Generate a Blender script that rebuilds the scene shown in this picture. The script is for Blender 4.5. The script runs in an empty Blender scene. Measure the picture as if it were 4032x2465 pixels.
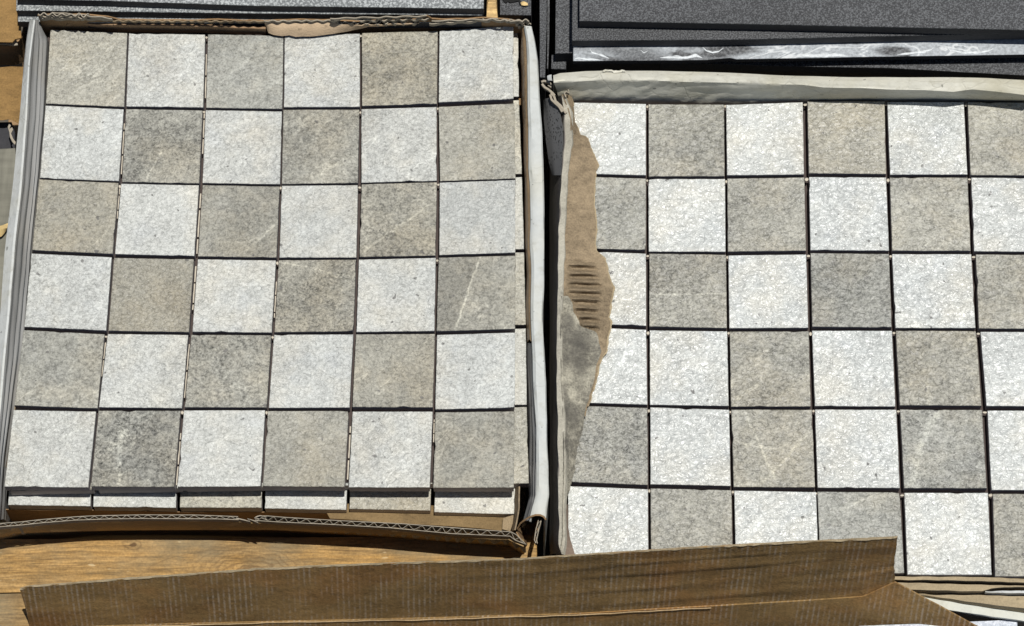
import bpy, bmesh, math, random
from mathutils import Vector, noise, Matrix
random.seed(7)
S = bpy.context.scene
COL = S.collection
# ------------------------------------------------------------------ camera, sky, sun, exposure
F, PCX, PCY = 13440.0, 2016.0, 1232.5            # long phone lens, in pixels of the 4032 px photograph
TILT, ROLL, CAMH = 0.34208, 0.01519, 1955.0      # tilt from straight down, camera height over the tiles (mm)
CAM = Vector((29.7, -696.7, CAMH))
ROT = (Matrix.Rotation(ROLL, 3, 'Y') @ Matrix.Rotation(TILT, 3, 'X'))
cd = bpy.data.cameras.new('camera'); cam = bpy.data.objects.new('camera', cd); COL.objects.link(cam)
cam.location = CAM/1000; cam.rotation_mode = 'XYZ'; cam.rotation_euler = (TILT, ROLL, 0)
cd.sensor_width = 36; cd.lens = 36*F/4032; cd.clip_start = .05; cd.clip_end = 100
S.camera = cam
SUNV = Vector((.115, .035, 1)).normalized()
W = bpy.data.worlds.new('World'); S.world = W; W.use_nodes = True
nt = W.node_tree; nt.nodes.clear()
sky = nt.nodes.new('ShaderNodeTexSky'); sky.sky_type = 'NISHITA'; sky.sun_disc = False
sky.sun_elevation = math.asin(SUNV.z); sky.sun_rotation = math.atan2(SUNV.x, SUNV.y)
bg = nt.nodes.new('ShaderNodeBackground'); bg.inputs[1].default_value = .046
wo = nt.nodes.new('ShaderNodeOutputWorld')
nt.links.new(sky.outputs[0], bg.inputs[0]); nt.links.new(bg.outputs[0], wo.inputs[0])
sl = bpy.data.lights.new('sun', 'SUN'); sl.energy = 4.3; sl.angle = math.radians(.5); sl.color = (1, .975, .93)
sun = bpy.data.objects.new('sun', sl); COL.objects.link(sun)
sun.rotation_euler = (-SUNV).to_track_quat('-Z', 'Y').to_euler(); sun.location = (0, 0, 3)
vs = S.view_settings; vs.view_transform = 'Standard'; vs.look = 'None'; vs.exposure = 0; vs.gamma = 1
S.cycles.max_bounces = 6

def at(px, py, z=0.0):
    """where the sight line of a photograph pixel meets the level z (mm); metres"""
    d = ROT @ Vector(((px-PCX)/F, -(py-PCY)/F, -1))
    return (CAM + d*((z-CAM.z)/d.z))/1000
def L(pts, z=0.0):
    return [at(p[0], p[1], p[2] if len(p) > 2 else z) for p in pts]
def shift(vs_, dx=0, dy=0, dz=0):
    return [v+Vector((dx, dy, dz))/1000 for v in vs_]

# ------------------------------------------------------------------ materials
class Mat:
    def __init__(s, name):
        s.m = bpy.data.materials.new(name); s.m.use_nodes = True; s.t = s.m.node_tree; s.t.nodes.clear()
        s.out = s.n('ShaderNodeOutputMaterial'); s.b = s.n('ShaderNodeBsdfPrincipled')
        s.t.links.new(s.b.outputs[0], s.out.inputs[0])
        tc = s.n('ShaderNodeTexCoord'); oi = s.n('ShaderNodeObjectInfo'); s.oi = oi
        r = s.n('ShaderNodeVectorMath', operation='MULTIPLY'); s.k(oi.outputs['Random'], r, 0); r.inputs[1].default_value = (7.3, 3.1, 5.7)
        a = s.n('ShaderNodeVectorMath', operation='ADD'); s.k(tc.outputs['Object'], a, 0); s.k(r.outputs[0], a, 1)
        s.P = a.outputs[0]; s.obj = tc.outputs['Object']
    def n(s, t, **kw):
        x = s.t.nodes.new(t)
        for k, v in kw.items(): setattr(x, k, v)
        return x
    def k(s, o, node, i):
        if hasattr(o, 'is_output') or hasattr(o, 'links'): s.t.links.new(o, node.inputs[i])
        else: node.inputs[i].default_value = o
    def map(s, v, scale=(1, 1, 1), rot=(0, 0, 0)):
        x = s.n('ShaderNodeMapping'); s.k(v, x, 'Vector'); x.inputs['Scale'].default_value = scale; x.inputs['Rotation'].default_value = rot
        return x.outputs[0]
    def noise(s, sc, det=3, ro=.55, dist=0, v=None):
        x = s.n('ShaderNodeTexNoise'); s.k(v or s.P, x, 'Vector'); x.inputs['Scale'].default_value = sc
        x.inputs['Detail'].default_value = det; x.inputs['Roughness'].default_value = ro; x.inputs['Distortion'].default_value = dist
        return x.outputs[0]
    def vor(s, sc, v=None, feat='F1', out=0):
        x = s.n('ShaderNodeTexVoronoi', feature=feat); s.k(v or s.P, x, 'Vector'); x.inputs['Scale'].default_value = sc
        return x.outputs[out]
    def mr(s, v, a, b, c=0., d=1.):
        x = s.n('ShaderNodeMapRange'); s.k(v, x, 0)
        for i, q in enumerate((a, b, c, d)): s.k(q, x, i+1)
        return x.outputs[0]
    def mth(s, op, a, b=0.):
        x = s.n('ShaderNodeMath', operation=op); s.k(a, x, 0); s.k(b, x, 1); return x.outputs[0]
    def mix(s, f, a, b, mode='MIX'):
        x = s.n('ShaderNodeMix', data_type='RGBA', blend_type=mode); x.clamp_factor = True
        s.k(f, x, 0); s.k(a if not isinstance(a, tuple) else (*a, 1)[:4], x, 6); s.k(b if not isinstance(b, tuple) else (*b, 1)[:4], x, 7)
        return x.outputs[2]
    def mul(s, col, f):
        """colour times a grey factor"""
        c = s.n('ShaderNodeCombineXYZ')
        for i in range(3): s.k(f, c, i)
        return s.mix(1., col, c.outputs[0], 'MULTIPLY')
    def fin(s, col, rough=.8, h=None, dist=.0003, spec=.3, strength=1.):
        s.k(col if not isinstance(col, tuple) else (*col, 1), s.b, 'Base Color'); s.k(rough, s.b, 'Roughness')
        s.b.inputs['Specular IOR Level'].default_value = spec
        if h is not None:
            x = s.n('ShaderNodeBump'); x.inputs['Distance'].default_value = dist; x.inputs['Strength'].default_value = strength
            s.k(h, x, 'Height'); s.k(x.outputs[0], s.b, 'Normal')
        return s.m

def tile_top(lines=(), peel=420., lo=.38, hi=.54, dep=.00125):
    """lines: (end, end, width mm, lighten, darken left side) of veins a tile is known to have, in its own coordinates"""
    m = Mat('glazed_stone')
    base, alpha = m.oi.outputs['Color'], m.oi.outputs['Alpha']
    big = m.noise(34, 5, .6, .6, m.map(m.map(m.P, (1, 1, 1), (0, 0, -.75)), (.5, 1, 1))); med = m.noise(120, 4, .65, .3); fine = m.noise(430, 3, .7, .5, m.map(m.P, (.92, 1.05, 1), (0, 0, .3))); grit = m.noise(820, 2, .6)
    f = m.mth('ADD', m.mr(big, .36, .64, -.15, .17), m.mth('ADD', m.mr(med, .35, .65, -.13, .13), m.mr(fine, .38, .62, -.24, .26)))
    f = m.mth('ADD', f, m.mr(grit, .38, .62, -.15, .19))
    f = m.mth('ADD', m.mth('MULTIPLY', f, alpha), 1.)
    col = m.mul(base, f)
    warm = m.mr(m.noise(30, 4, .6), .46, .68, 0., .5)
    col = m.mix(warm, col, m.mix(1., col, (1.06, .97, .84), 'MULTIPLY'))
    cool = m.mr(m.noise(41, 3, .6), .55, .70, 0., .3)
    col = m.mix(cool, col, m.mix(1., col, (.95, .98, 1.06), 'MULTIPLY'))
    patch = m.mr(m.noise(27, 4, .65, .8), .47, .60)                        # where the dark flecks gather
    fleck = m.mr(m.noise(360, 3, .65, .6), .53, .60)
    dark = m.mth('MULTIPLY', m.mth('MULTIPLY', fleck, m.mr(patch, 0., 1., .22, 1.)), alpha)
    col = m.mix(m.mth('MULTIPLY', dark, .46), col, m.mix(1., col, (.47, .46, .45), 'MULTIPLY'))
    pit = m.mr(m.noise(230, 1, .4), .745, .775)
    col = m.mix(m.mth('MULTIPLY', pit, .75), col, (.10, .095, .09))
    dv = m.map(m.map(m.P, (1, 1, 1), (0, 0, -.7)), (.3, 1, 1))
    v = m.mth('ABSOLUTE', m.mth('SUBTRACT', m.noise(26, 4, .6, .25, dv), .5))
    vein = m.mth('MULTIPLY', m.mr(v, .002, .010, 1., 0.), m.mr(m.noise(24, 3, .55), .46, .58))
    wide = m.mth('MULTIPLY', m.mr(m.noise(30, 3, .5, .3, dv), .62, .70), m.mr(m.noise(24, 2, .5), .42, .6))
    vein = m.mth('MAXIMUM', vein, m.mth('MULTIPLY', wide, .75))
    col = m.mix(m.mth('MULTIPLY', m.mth('MULTIPLY', vein, m.mr(alpha, .3, .8, .45, 1.)), .6), col, m.mix(1., col, (1.5, 1.5, 1.5), 'MULTIPLY'))
    for p, q, wd, li, dk in lines:
        d = (q-p).normalized(); n_ = Vector((-d.y, d.x, 0)); mid = (p+q)/2; half = (q-p).length/2
        wob = m.mth('MULTIPLY', m.mth('SUBTRACT', m.noise(110, 4, .65), .5), .0045)
        def dot(ax, off):
            x = m.n('ShaderNodeVectorMath', operation='DOT_PRODUCT'); m.k(m.obj, x, 0); x.inputs[1].default_value = ax
            return m.mth('SUBTRACT', x.outputs['Value'], off)
        s_ = m.mth('ADD', dot(n_, mid.dot(n_)), wob); al = m.mth('ABSOLUTE', dot(d, mid.dot(d)))
        k_ = m.mth('MULTIPLY', m.mr(m.mth('ABSOLUTE', s_), wd*.0003, wd*.00065, 1., 0.), m.mr(al, half*.85, half*1.05, 1., 0.))
        k_ = m.mth('MULTIPLY', k_, m.mr(m.noise(140, 3, .6), .32, .5, .6, 1.))
        col = m.mix(m.mth('MULTIPLY', k_, li), col, m.mix(1., col, (1.75, 1.75, 1.72), 'MULTIPLY'))
        if dk: col = m.mix(m.mth('MULTIPLY', m.mr(s_, 0., .0012, 0., 1.) if dk > 0 else m.mr(s_, -.0012, 0., 1., 0.), abs(dk)), col, m.mix(1., col, (.66, .65, .64), 'MULTIPLY'))
    gr = m.noise(peel, 2, .5, .5, m.map(m.P, (.85, 1.08, 1), (0, 0, .25)))
    h = m.mth('ADD', m.mth('MULTIPLY', gr, 1.3), m.mth('MULTIPLY', m.noise(120, 2, .5), .9))
    rough = m.mth('ADD', m.mr(fine, .38, .62, lo, hi), m.mr(alpha, .6, .9, 0., .13))
    return m.fin(col, rough, h, dep, .45, 1.)
def tile_body():
    m = Mat('porcelain_body'); c = m.mr(m.noise(160, 3), .3, .7, .88, 1.1)
    return m.fin(m.mul((.36, .335, .335), c), .75, m.noise(500, 2), .0002)
def speckled(name, base, light, amt, sc=620):
    m = Mat(name)
    f = m.noise(sc, 2, .6); g = m.noise(sc*2.1, 2, .6); b = m.noise(14, 3, .5)
    col = m.mix(m.mr(f, .46, .60, 0., amt), base, light)
    col = m.mul(col, m.mr(b, .3, .7, .86, 1.12))
    col = m.mul(col, m.mr(g, .3, .7, .8, 1.2))
    return m.fin(col, .55, m.noise(sc, 2, .6), .0004, .35)
def glued():
    """dark speckled slab with dried white paste smeared along it"""
    m = Mat('paste_smeared_slab')
    f = m.noise(620, 2, .6); col = m.mix(m.mr(f, .42, .62, 0., .8), (.035, .037, .04), (.15, .155, .16))
    v = m.map(m.obj, (.55, 1.5, 1))
    a = m.noise(42, 3, .5, .9, v=v); b = m.noise(23, 2, .5, 0, v=v)
    haze = m.mth('MULTIPLY', m.mr(a, .37, .47), m.mr(b, .36, .46, .2, .95))
    ring = m.mr(m.mth('ABSOLUTE', m.mth('SUBTRACT', a, .53)), .004, .022, 1., 0.)
    ring = m.mth('MULTIPLY', ring, m.mr(b, .45, .55))
    col = m.mix(m.mth('MULTIPLY', haze, m.mr(m.noise(500, 3, .6), .35, .65, .55, 1.)), col, (.42, .45, .47)); col = m.mix(m.mth('MULTIPLY', ring, .8), col, (.62, .64, .64))
    return m.fin(col, .5, f, .0003)
def kraft(name, base, vary=.22, streak=0., fl=0.0066, rot=.0, dirt=None, rough=.85, smudge=()):
    m = Mat(name)
    a = m.noise(30, 4, .6); b = m.noise(260, 4, .7, 0, m.map(m.P, (.8 if streak else .45, 1, 1))); c = m.noise(900, 2, .6)
    f = m.mth('ADD', m.mr(a, .3, .7, 1-vary*.6, 1+vary*.6), m.mth('ADD', m.mr(b, .3, .7, -vary*.5, vary*.5), m.mr(c, .3, .7, -vary*.4, vary*.4)))
    col = m.mul(base, f)
    fk = m.mr(m.noise(210, 2, .5), .70, .76)
    col = m.mix(m.mth('MULTIPLY', fk, .45), col, tuple(q*.35 for q in base))
    h = m.mth('ADD', b, c)
    if streak:
        w = m.n('ShaderNodeTexWave', wave_type='BANDS', bands_direction='X'); s_ = .314159/fl*2
        w.inputs['Scale'].default_value = s_; w.inputs['Distortion'].default_value = .8; w.inputs['Detail'].default_value = 2; w.inputs['Detail Scale'].default_value = .25
        m.k(m.map(m.obj, (1, 1, 1), (0, 0, rot)), w, 'Vector')
        brk = m.mr(m.noise(60, 3, .6, 0, m.map(m.P, (1, .6, .6))), .40, .58); brk2 = m.mr(m.noise(300, 3, .6), .34, .58)
        k = m.mth('MULTIPLY', m.mth('MULTIPLY', m.mr(w.outputs[1], .45, 1.), brk), brk2)
        col = m.mix(m.mth('MULTIPLY', k, streak), col, (.40, .33, .25))  # crushed flute lines, the grazing light on them put into the colour
        red = m.mr(m.noise(17, 3, .6, .3, m.map(m.P, (.7, 1, 1))), .48, .62)
        col = m.mix(m.mth('MULTIPLY', red, .45), col, m.mix(1., col, (1.12, .82, .62), 'MULTIPLY'))
        h = m.mth('ADD', h, m.mth('MULTIPLY', w.outputs[1], .35))
    if dirt:
        d = m.mth('MULTIPLY', m.mr(m.noise(48, 5, .7), .42, .58), m.mr(m.noise(420, 3, .6), .3, .6, .4, 1.))
        col = m.mix(m.mth('MULTIPLY', d, .8), col, dirt)
    for sp, sx, sy in smudge:
        d = m.n('ShaderNodeVectorMath', operation='SUBTRACT'); m.k(m.obj, d, 0); d.inputs[1].default_value = sp
        e = m.n('ShaderNodeVectorMath', operation='MULTIPLY'); m.k(d.outputs[0], e, 0); e.inputs[1].default_value = (1/sx, 1/sy, 0)
        l_ = m.n('ShaderNodeVectorMath', operation='LENGTH'); m.k(e.outputs[0], l_, 0)
        k = m.mr(m.mth('ADD', l_.outputs['Value'], m.mth('MULTIPLY', m.mth('SUBTRACT', m.noise(160, 5, .7), .5), 1.6)), .45, 1.15, 1., 0.)
        col = m.mix(m.mth('MULTIPLY', k, .6), col, dirt)
    return m.fin(col, rough, h, .0003 if not smudge else .0007, .2)
def coated(name, base, stain=(.45, .43, .33), amt=.5, sc=22):
    m = Mat(name)
    a = m.noise(sc, 4, .6); s2 = m.noise(240, 3, .6); sp = m.mr(m.noise(260, 1, .4), .745, .77)
    col = m.mul(base, m.mr(s2, .3, .7, .95, 1.05)); col = m.mix(m.mth('MULTIPLY', m.mr(a, .48, .72), amt), col, stain)
    col = m.mix(m.mth('MULTIPLY', sp, .6), col, (.10, .10, .09))
    vd = m.n('ShaderNodeVectorMath', operation='ADD'); nz = m.n('ShaderNodeTexNoise'); m.k(m.P, nz, 'Vector'); nz.inputs['Scale'].default_value = 60
    sc_ = m.n('ShaderNodeVectorMath', operation='SCALE'); m.k(nz.outputs[1], sc_, 0); sc_.inputs['Scale'].default_value = .012; m.k(m.P, vd, 0); m.k(sc_.outputs[0], vd, 1)
    ce = m.vor(48, vd.outputs[0], 'DISTANCE_TO_EDGE'); crease = m.mth('MULTIPLY', m.mr(ce, .0, .035, 1., 0.), m.mr(m.noise(38, 3, .6), .45, .58))
    col = m.mix(m.mth('MULTIPLY', crease, .16), col, tuple(q*.45 for q in stain)); scuff = m.mr(m.noise(150, 4, .7), .55, .68); col = m.mix(m.mth('MULTIPLY', scuff, .28), col, tuple(q*.6 for q in stain))
    h = m.mth('ADD', m.mth('ADD', m.noise(70, 3, .5), m.mth('MULTIPLY', s2, .2)), m.mth('MULTIPLY', crease, -.12))
    return m.fin(col, .55, h, .0012, .3)
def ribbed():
    """creased grey-white paper of the box, shade of the inner faces put into its colour"""
    m = Mat('shade_toned_board')
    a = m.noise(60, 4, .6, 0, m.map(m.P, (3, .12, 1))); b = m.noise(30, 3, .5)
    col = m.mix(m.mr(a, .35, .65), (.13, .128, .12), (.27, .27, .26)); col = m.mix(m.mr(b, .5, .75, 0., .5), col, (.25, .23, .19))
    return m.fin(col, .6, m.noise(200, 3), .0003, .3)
def wood(name, a, b, dark, knots=()):
    m = Mat(name)
    v = m.map(m.P, (.09, 1, 1)); w = m.noise(60, 6, .68, 1.4, v); fn = m.noise(520, 5, .75, .2, m.map(m.P, (.07, 1, 1))); blot = m.noise(16, 4, .6)
    col = m.mix(m.mr(w, .35, .65), a, b); col = m.mul(col, m.mr(fn, .38, .62, .62, 1.34)); col = m.mix(m.mr(m.noise(300, 3, .6, .4, m.map(m.P, (.035, 1, 1))), .60, .68, 0., .55), col, dark); col = m.mul(col, m.mr(m.noise(620, 3, .7), .35, .65, .84, 1.16))
    col = m.mix(m.mr(blot, .48, .68, 0., .65), col, (.22, .185, .115)); col = m.mul(col, m.mr(m.noise(75, 5, .7, .6, m.map(m.P, (.35, 1, 1))), .35, .65, .82, 1.16))
    ring = m.mr(m.mth('ABSOLUTE', m.mth('SUBTRACT', m.noise(18, 2, .4, 2.5, m.map(m.P, (.3, 1, 1))), .5)), .0, .02, 1., 0.)
    col = m.mix(m.mth('MULTIPLY', ring, .35), col, dark)
    for kp, r in knots:
        d = m.n('ShaderNodeVectorMath', operation='SUBTRACT'); m.k(m.obj, d, 0); d.inputs[1].default_value = kp
        e = m.n('ShaderNodeVectorMath', operation='MULTIPLY'); m.k(d.outputs[0], e, 0); e.inputs[1].default_value = (.55, 1, 0)
        l_ = m.n('ShaderNodeVectorMath', operation='LENGTH'); m.k(e.outputs[0], l_, 0)
        dist_ = m.mth('ADD', l_.outputs['Value'], m.mth('MULTIPLY', m.mth('SUBTRACT', m.noise(90, 4, .6), .5), .008))
        rings = m.mth('SINE', m.mth('MULTIPLY', dist_, 2400.))
        fall = m.mr(dist_, r*.5, r*3.2, 1., 0.)
        col = m.mix(m.mth('MULTIPLY', m.mth('MULTIPLY', m.mr(rings, -.2, 1.), fall), .6), col, dark)
        col = m.mix(m.mr(dist_, r*.35, r*.75, .85, 0.), col, dark)
    chip = m.mr(m.noise(230, 2, .5, 0, m.map(m.P, (.4, 1, 1))), .70, .74); col = m.mix(m.mth('MULTIPLY', chip, .5), col, (.62, .50, .30))
    return m.fin(col, .75, fn, .0005, .25)
def plain(name, base, rough=.8, sc=200, vary=.15):
    m = Mat(name); return m.fin(m.mul(base, m.mr(m.noise(sc, 4, .65), .3, .7, 1-vary, 1+vary)), rough, m.noise(sc*2, 3), .0003)
def weave():
    m = Mat('grey_weathered_board')
    a = m.noise(260, 2, .5, 0, m.map(m.P, (1, .12, 1))); b = m.noise(260, 2, .5, 0, m.map(m.P, (.12, 1, 1))); c = m.noise(20, 4, .6)
    f = m.mth('ADD', m.mr(a, .3, .7, .8, 1.1), m.mth('ADD', m.mr(b, .3, .7, -.12, .12), m.mr(c, .3, .7, -.12, .12)))
    return m.fin(m.mul((.185, .178, .142), f), .85, a, .0003)
def printed():
    """dark printed outside of the box: rows of small pale blurred dashes"""
    m = Mat('printed_board')
    v = m.map(m.obj, (1.6, 1, 1.6), (0, 0, .5)); d = m.vor(520, v); k = m.mr(d, .25, .42, 1., 0.)
    k = m.mth('MULTIPLY', k, m.mr(m.noise(60, 2), .4, .5))
    return m.fin(m.mix(k, (.10, .10, .10), (.02, .02, .02)), .6)

GLOSS = dict(peel=300., lo=.28, hi=.41, dep=.0014)
TOP, TOPR, BODY = tile_top(), tile_top(**GLOSS), tile_body()
SLAB = speckled('dark_speckled_porcelain', (.024, .025, .027), (.125, .13, .135), .75, 1100)
PALE = speckled('pale_speckled_porcelain', (.14, .15, .15), (.42, .44, .43), .85, 700)
SIDE = plain('dark_porcelain_edge', (.030, .030, .034), .7)
PASTE = glued()
KRAFT = kraft('kraft_liner', (.235, .180, .114), .5)
KRAFTD = kraft('kraft_inside', (.26, .165, .085), .3)
TAN = kraft('kraft_flap_sunned', (.25, .15, .055), .35)
FLUTE = kraft('kraft_edge', (.31, .272, .21), .25)
BROWN = kraft('brown_flap_board', (.225, .142, .056), .4, streak=.62, fl=.0064, rot=.12)
GREYP = kraft('dirty_grey_paper', (.285, .268, .215), .75, dirt=(.085, .083, .076))
COAT = coated('white_coated_board', (.50, .51, .49))
CREAM = coated('cream_coated_board', (.60, .585, .50), (.47, .43, .29), .7, 14)
EDGE = kraft('kraft_cut_edge', (.34, .272, .17), .25)
RIB = ribbed()
WOODM = wood('pale_wood', (.31, .185, .062), (.27, .185, .088), (.13, .075, .03))
STICK = wood('splintered_wood', (.55, .38, .17), (.44, .28, .11), (.20, .11, .045))
GREYB = weave(); PRINT = printed()
GLUE = plain('glue_dab', (.50, .45, .36)); WAX = plain('dried_paste', (.60, .63, .64), .45, 500, .25)
MESH = plain('backing_net', (.06, .045, .04)); STRAW = plain('dry_leaf', (.60, .44, .20), .7, 120, .3)
DIRT = plain('dusty_ground', (.10, .085, .065)); BLUE = speckled('bluish_tile_face', (.40, .43, .48), (.58, .60, .64), .8, 500)

# ------------------------------------------------------------------ building helpers
WP = {}
def tag(o, label=None, cat=None, group=None, kind=None):
    if cat and not kind: kind = 'thing'
    for k, v in (('label', label), ('category', cat), ('group', group), ('kind', kind)):
        if v: o[k] = v
    return o
def thing(name, loc, label, cat, group=None):
    o = bpy.data.objects.new(name, None); COL.objects.link(o); o.empty_display_size = .02
    o.location = loc; WP[o.name] = Vector(loc); return tag(o, label, cat, group)
def link(name, verts, faces, mats, parent=None, smooth=False, idx=None):
    c = sum(verts, Vector())/len(verts)
    me = bpy.data.meshes.new(name); me.from_pydata([v-c for v in verts], [], faces); me.update()
    for m in (mats if isinstance(mats, (list, tuple)) else [mats]): me.materials.append(m)
    if idx: me.polygons.foreach_set('material_index', idx)
    if smooth: me.polygons.foreach_set('use_smooth', [True]*len(me.polygons))
    o = bpy.data.objects.new(name, me); COL.objects.link(o); WP[o.name] = c
    o.location = c - (WP[parent.name] if parent else Vector())
    if parent: o.parent = parent
    return o
def solid(o, mm, off=-1):
    s = o.modifiers.new('thickness', 'SOLIDIFY'); s.thickness = mm/1000; s.offset = off
    e = o.modifiers.new('crisp_edges', 'EDGE_SPLIT'); e.split_angle = math.radians(40); return o
def resample(p, n):
    d = [0]
    for a, b in zip(p, p[1:]): d.append(d[-1]+(b-a).length)
    out, j = [], 0
    for i in range(n):
        t = d[-1]*i/(n-1)
        while j < len(d)-2 and d[j+1] < t: j += 1
        u = (t-d[j])/max(1e-9, d[j+1]-d[j]); out.append(p[j].lerp(p[j+1], u))
    return out
def spline(p, n):
    """smooth curve through points"""
    q = [p[0]*2-p[1]] + list(p) + [p[-1]*2-p[-2]]; out = []
    for i in range(1, len(q)-2):
        for k in range(n):
            t = k/n; a, b, c, d = q[i-1:i+3]
            out.append(.5*((2*b)+(c-a)*t+(2*a-5*b+4*c-d)*t*t+(3*b-a-3*c+d)*t**3))
    return out+[p[-1]]
def strip(name, rows, mat, parent, n=80, m=1, thick=1.2, jit=0., jsc=60, fn=None, round_=False, smooth=True, lens=True):
    """a bent sheet of board through several parallel lines"""
    R = [resample(r, n) for r in rows]
    cols = []
    for i in range(n):
        c = [r[i] for r in R]
        if m > 1:
            if round_: c = spline(c, m)
            else: c = [c[j].lerp(c[j+1], k/m) for j in range(len(c)-1) for k in range(m)]+[c[-1]]
        cols.append(c)
    k = len(cols[0]); verts = []
    for i, c in enumerate(cols):
        for j, v in enumerate(c):
            w = v.copy()
            if jit: w += noise.noise_vector(v*jsc)*jit/1000
            if fn: w += fn(i/(n-1), j/(k-1), v)/1000
            verts.append(w)
    faces = [(i*k+j, i*k+j+1, (i+1)*k+j+1, (i+1)*k+j) for i in range(n-1) for j in range(k-1)]
    o = link(name, verts, faces, mat, parent, smooth)
    me = o.data
    if sum(p.normal.z for p in me.polygons) < 0: me.flip_normals()
    if thick: solid(o, thick)
    return o
def poly(p, step=4.0, jit=0., sc=170):
    """outline with points every few mm, roughened"""
    out = []
    for a, b in zip(p, p[1:]+p[:1]):
        n = max(1, int((b-a).length*1000/step))
        for i in range(n):
            v = a.lerp(b, i/n)
            if jit: w = noise.noise_vector(v*sc)*jit/1000; v = v+Vector((w.x, w.y, 0))
            out.append(v)
    return out
def prism(name, top, th, mats, parent=None, step=4., jit=.15, bev=.4, taper=0., chip=0):
    """a slab: outline on top, a worn bevel, and sides going down"""
    p = poly(top, step, jit); n = len(p); c = sum(p, Vector())/n; th = min(th, c.z*1000+114.3)   # nothing sinks below the ground
    area = sum((a.x-c.x)*(b.y-c.y)-(b.x-c.x)*(a.y-c.y) for a, b in zip(p, p[1:]+p[:1]))
    if area < 0: p.reverse()
    if chip:
        for i in range(n):
            if random.random() < chip: p[i] = p[i]+(c-p[i]).normalized()*random.uniform(.25, .8)/1000
    ins = [v+(c-v).normalized()*bev*(1+(.9*random.random() if chip else 0))/1000 for v in p]
    lo = shift(p, 0, 0, -bev); bt = shift([v+(c-v).normalized()*taper/1000 for v in p], 0, 0, -th)
    V = ins+lo+bt; Fc = [tuple(range(n))]; ix = [0]
    for i in range(n):
        j = (i+1) % n
        Fc.append((i, i+n, j+n, j)); ix.append(0); Fc.append((i+n, i+2*n, j+2*n, j+n)); ix.append(1)
    Fc.append(tuple(range(3*n-1, 2*n-1, -1))); ix.append(1)
    two = isinstance(mats, (list, tuple))
    return link(name, V, Fc, mats, parent, False, ix if two else None)
def ribbon(name, line, depth, mat, parent, th=.5, lean=(0, 0)):
    """thin paper standing on edge along a line"""
    lo = shift(line, lean[0], lean[1], -depth); n = len(line)
    o = link(name, list(line)+lo, [(i, i+1, n+i+1, n+i) for i in range(n-1)], mat, parent, True)
    return solid(o, th, 0)
def wavy(a, b, per, n=10, pad=.12, ir=.35):
    """fluting between two lines"""
    A, B = resample(a, 400), resample(b, 400)
    ln = sum((q-p).length for p, q in zip(A, A[1:]))*1000; k = int(ln/per*n); out = []
    ph = 0.; 
    for i in range(k+1):
        u = i/k*399; j = min(398, int(u)); f = u-j
        ph += 2*math.pi/n*(1+ir*noise.noise(Vector((i*.11, ln, 0))))
        t = .5+(.5-pad)*math.sin(ph)*(1+.2*noise.noise(Vector((i*.07, 3, ln))))
        out.append(A[j].lerp(A[j+1], f).lerp(B[j].lerp(B[j+1], f), t))
    return out
# ------------------------------------------------------------------ ground and pallet boards
g = -114.5
gv = [Vector((x, y, g/1000)) for x, y in ((-6, -6), (6, -6), (6, 6), (-6, 6))]
tag(link('ground', gv, [(0, 1, 2, 3)], DIRT), kind='structure')
def board(px, z, th, mat, label, cat='board', name='wooden_board', jit=.3):
    return tag(prism(name, L(px, z), th, mat, None, 5, jit, .6), label, cat)
board([(-160, 2124), (2113, 2108), (2114, 2331), (-160, 2333)], -41, 16, WOODM, 'broad knotty wooden board lying along the front of the left box')
bd = bpy.data.objects['wooden_board']; kc = [(at(x, y, -41)-WP['wooden_board'], r) for x, y, r in ((985, 2262, .0085), (525, 2148, .0022))]
bd.data.materials[0] = wood('knotty_wood', (.37, .215, .068), (.29, .195, .088), (.11, .062, .026), kc)
board([(-160, 2337), (2114, 2336), (2114, 2640), (-160, 2640)], -41, 16, WOODM, 'lower wooden board peeking out left of the brown cardboard flap')
board([(-150, 588), (60, 582), (66, 640), (60, 1100), (52, 1700), (-150, 1700)], -24, 12, GREYB, 'dull grey weathered board at the left edge beside the left box')

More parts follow.
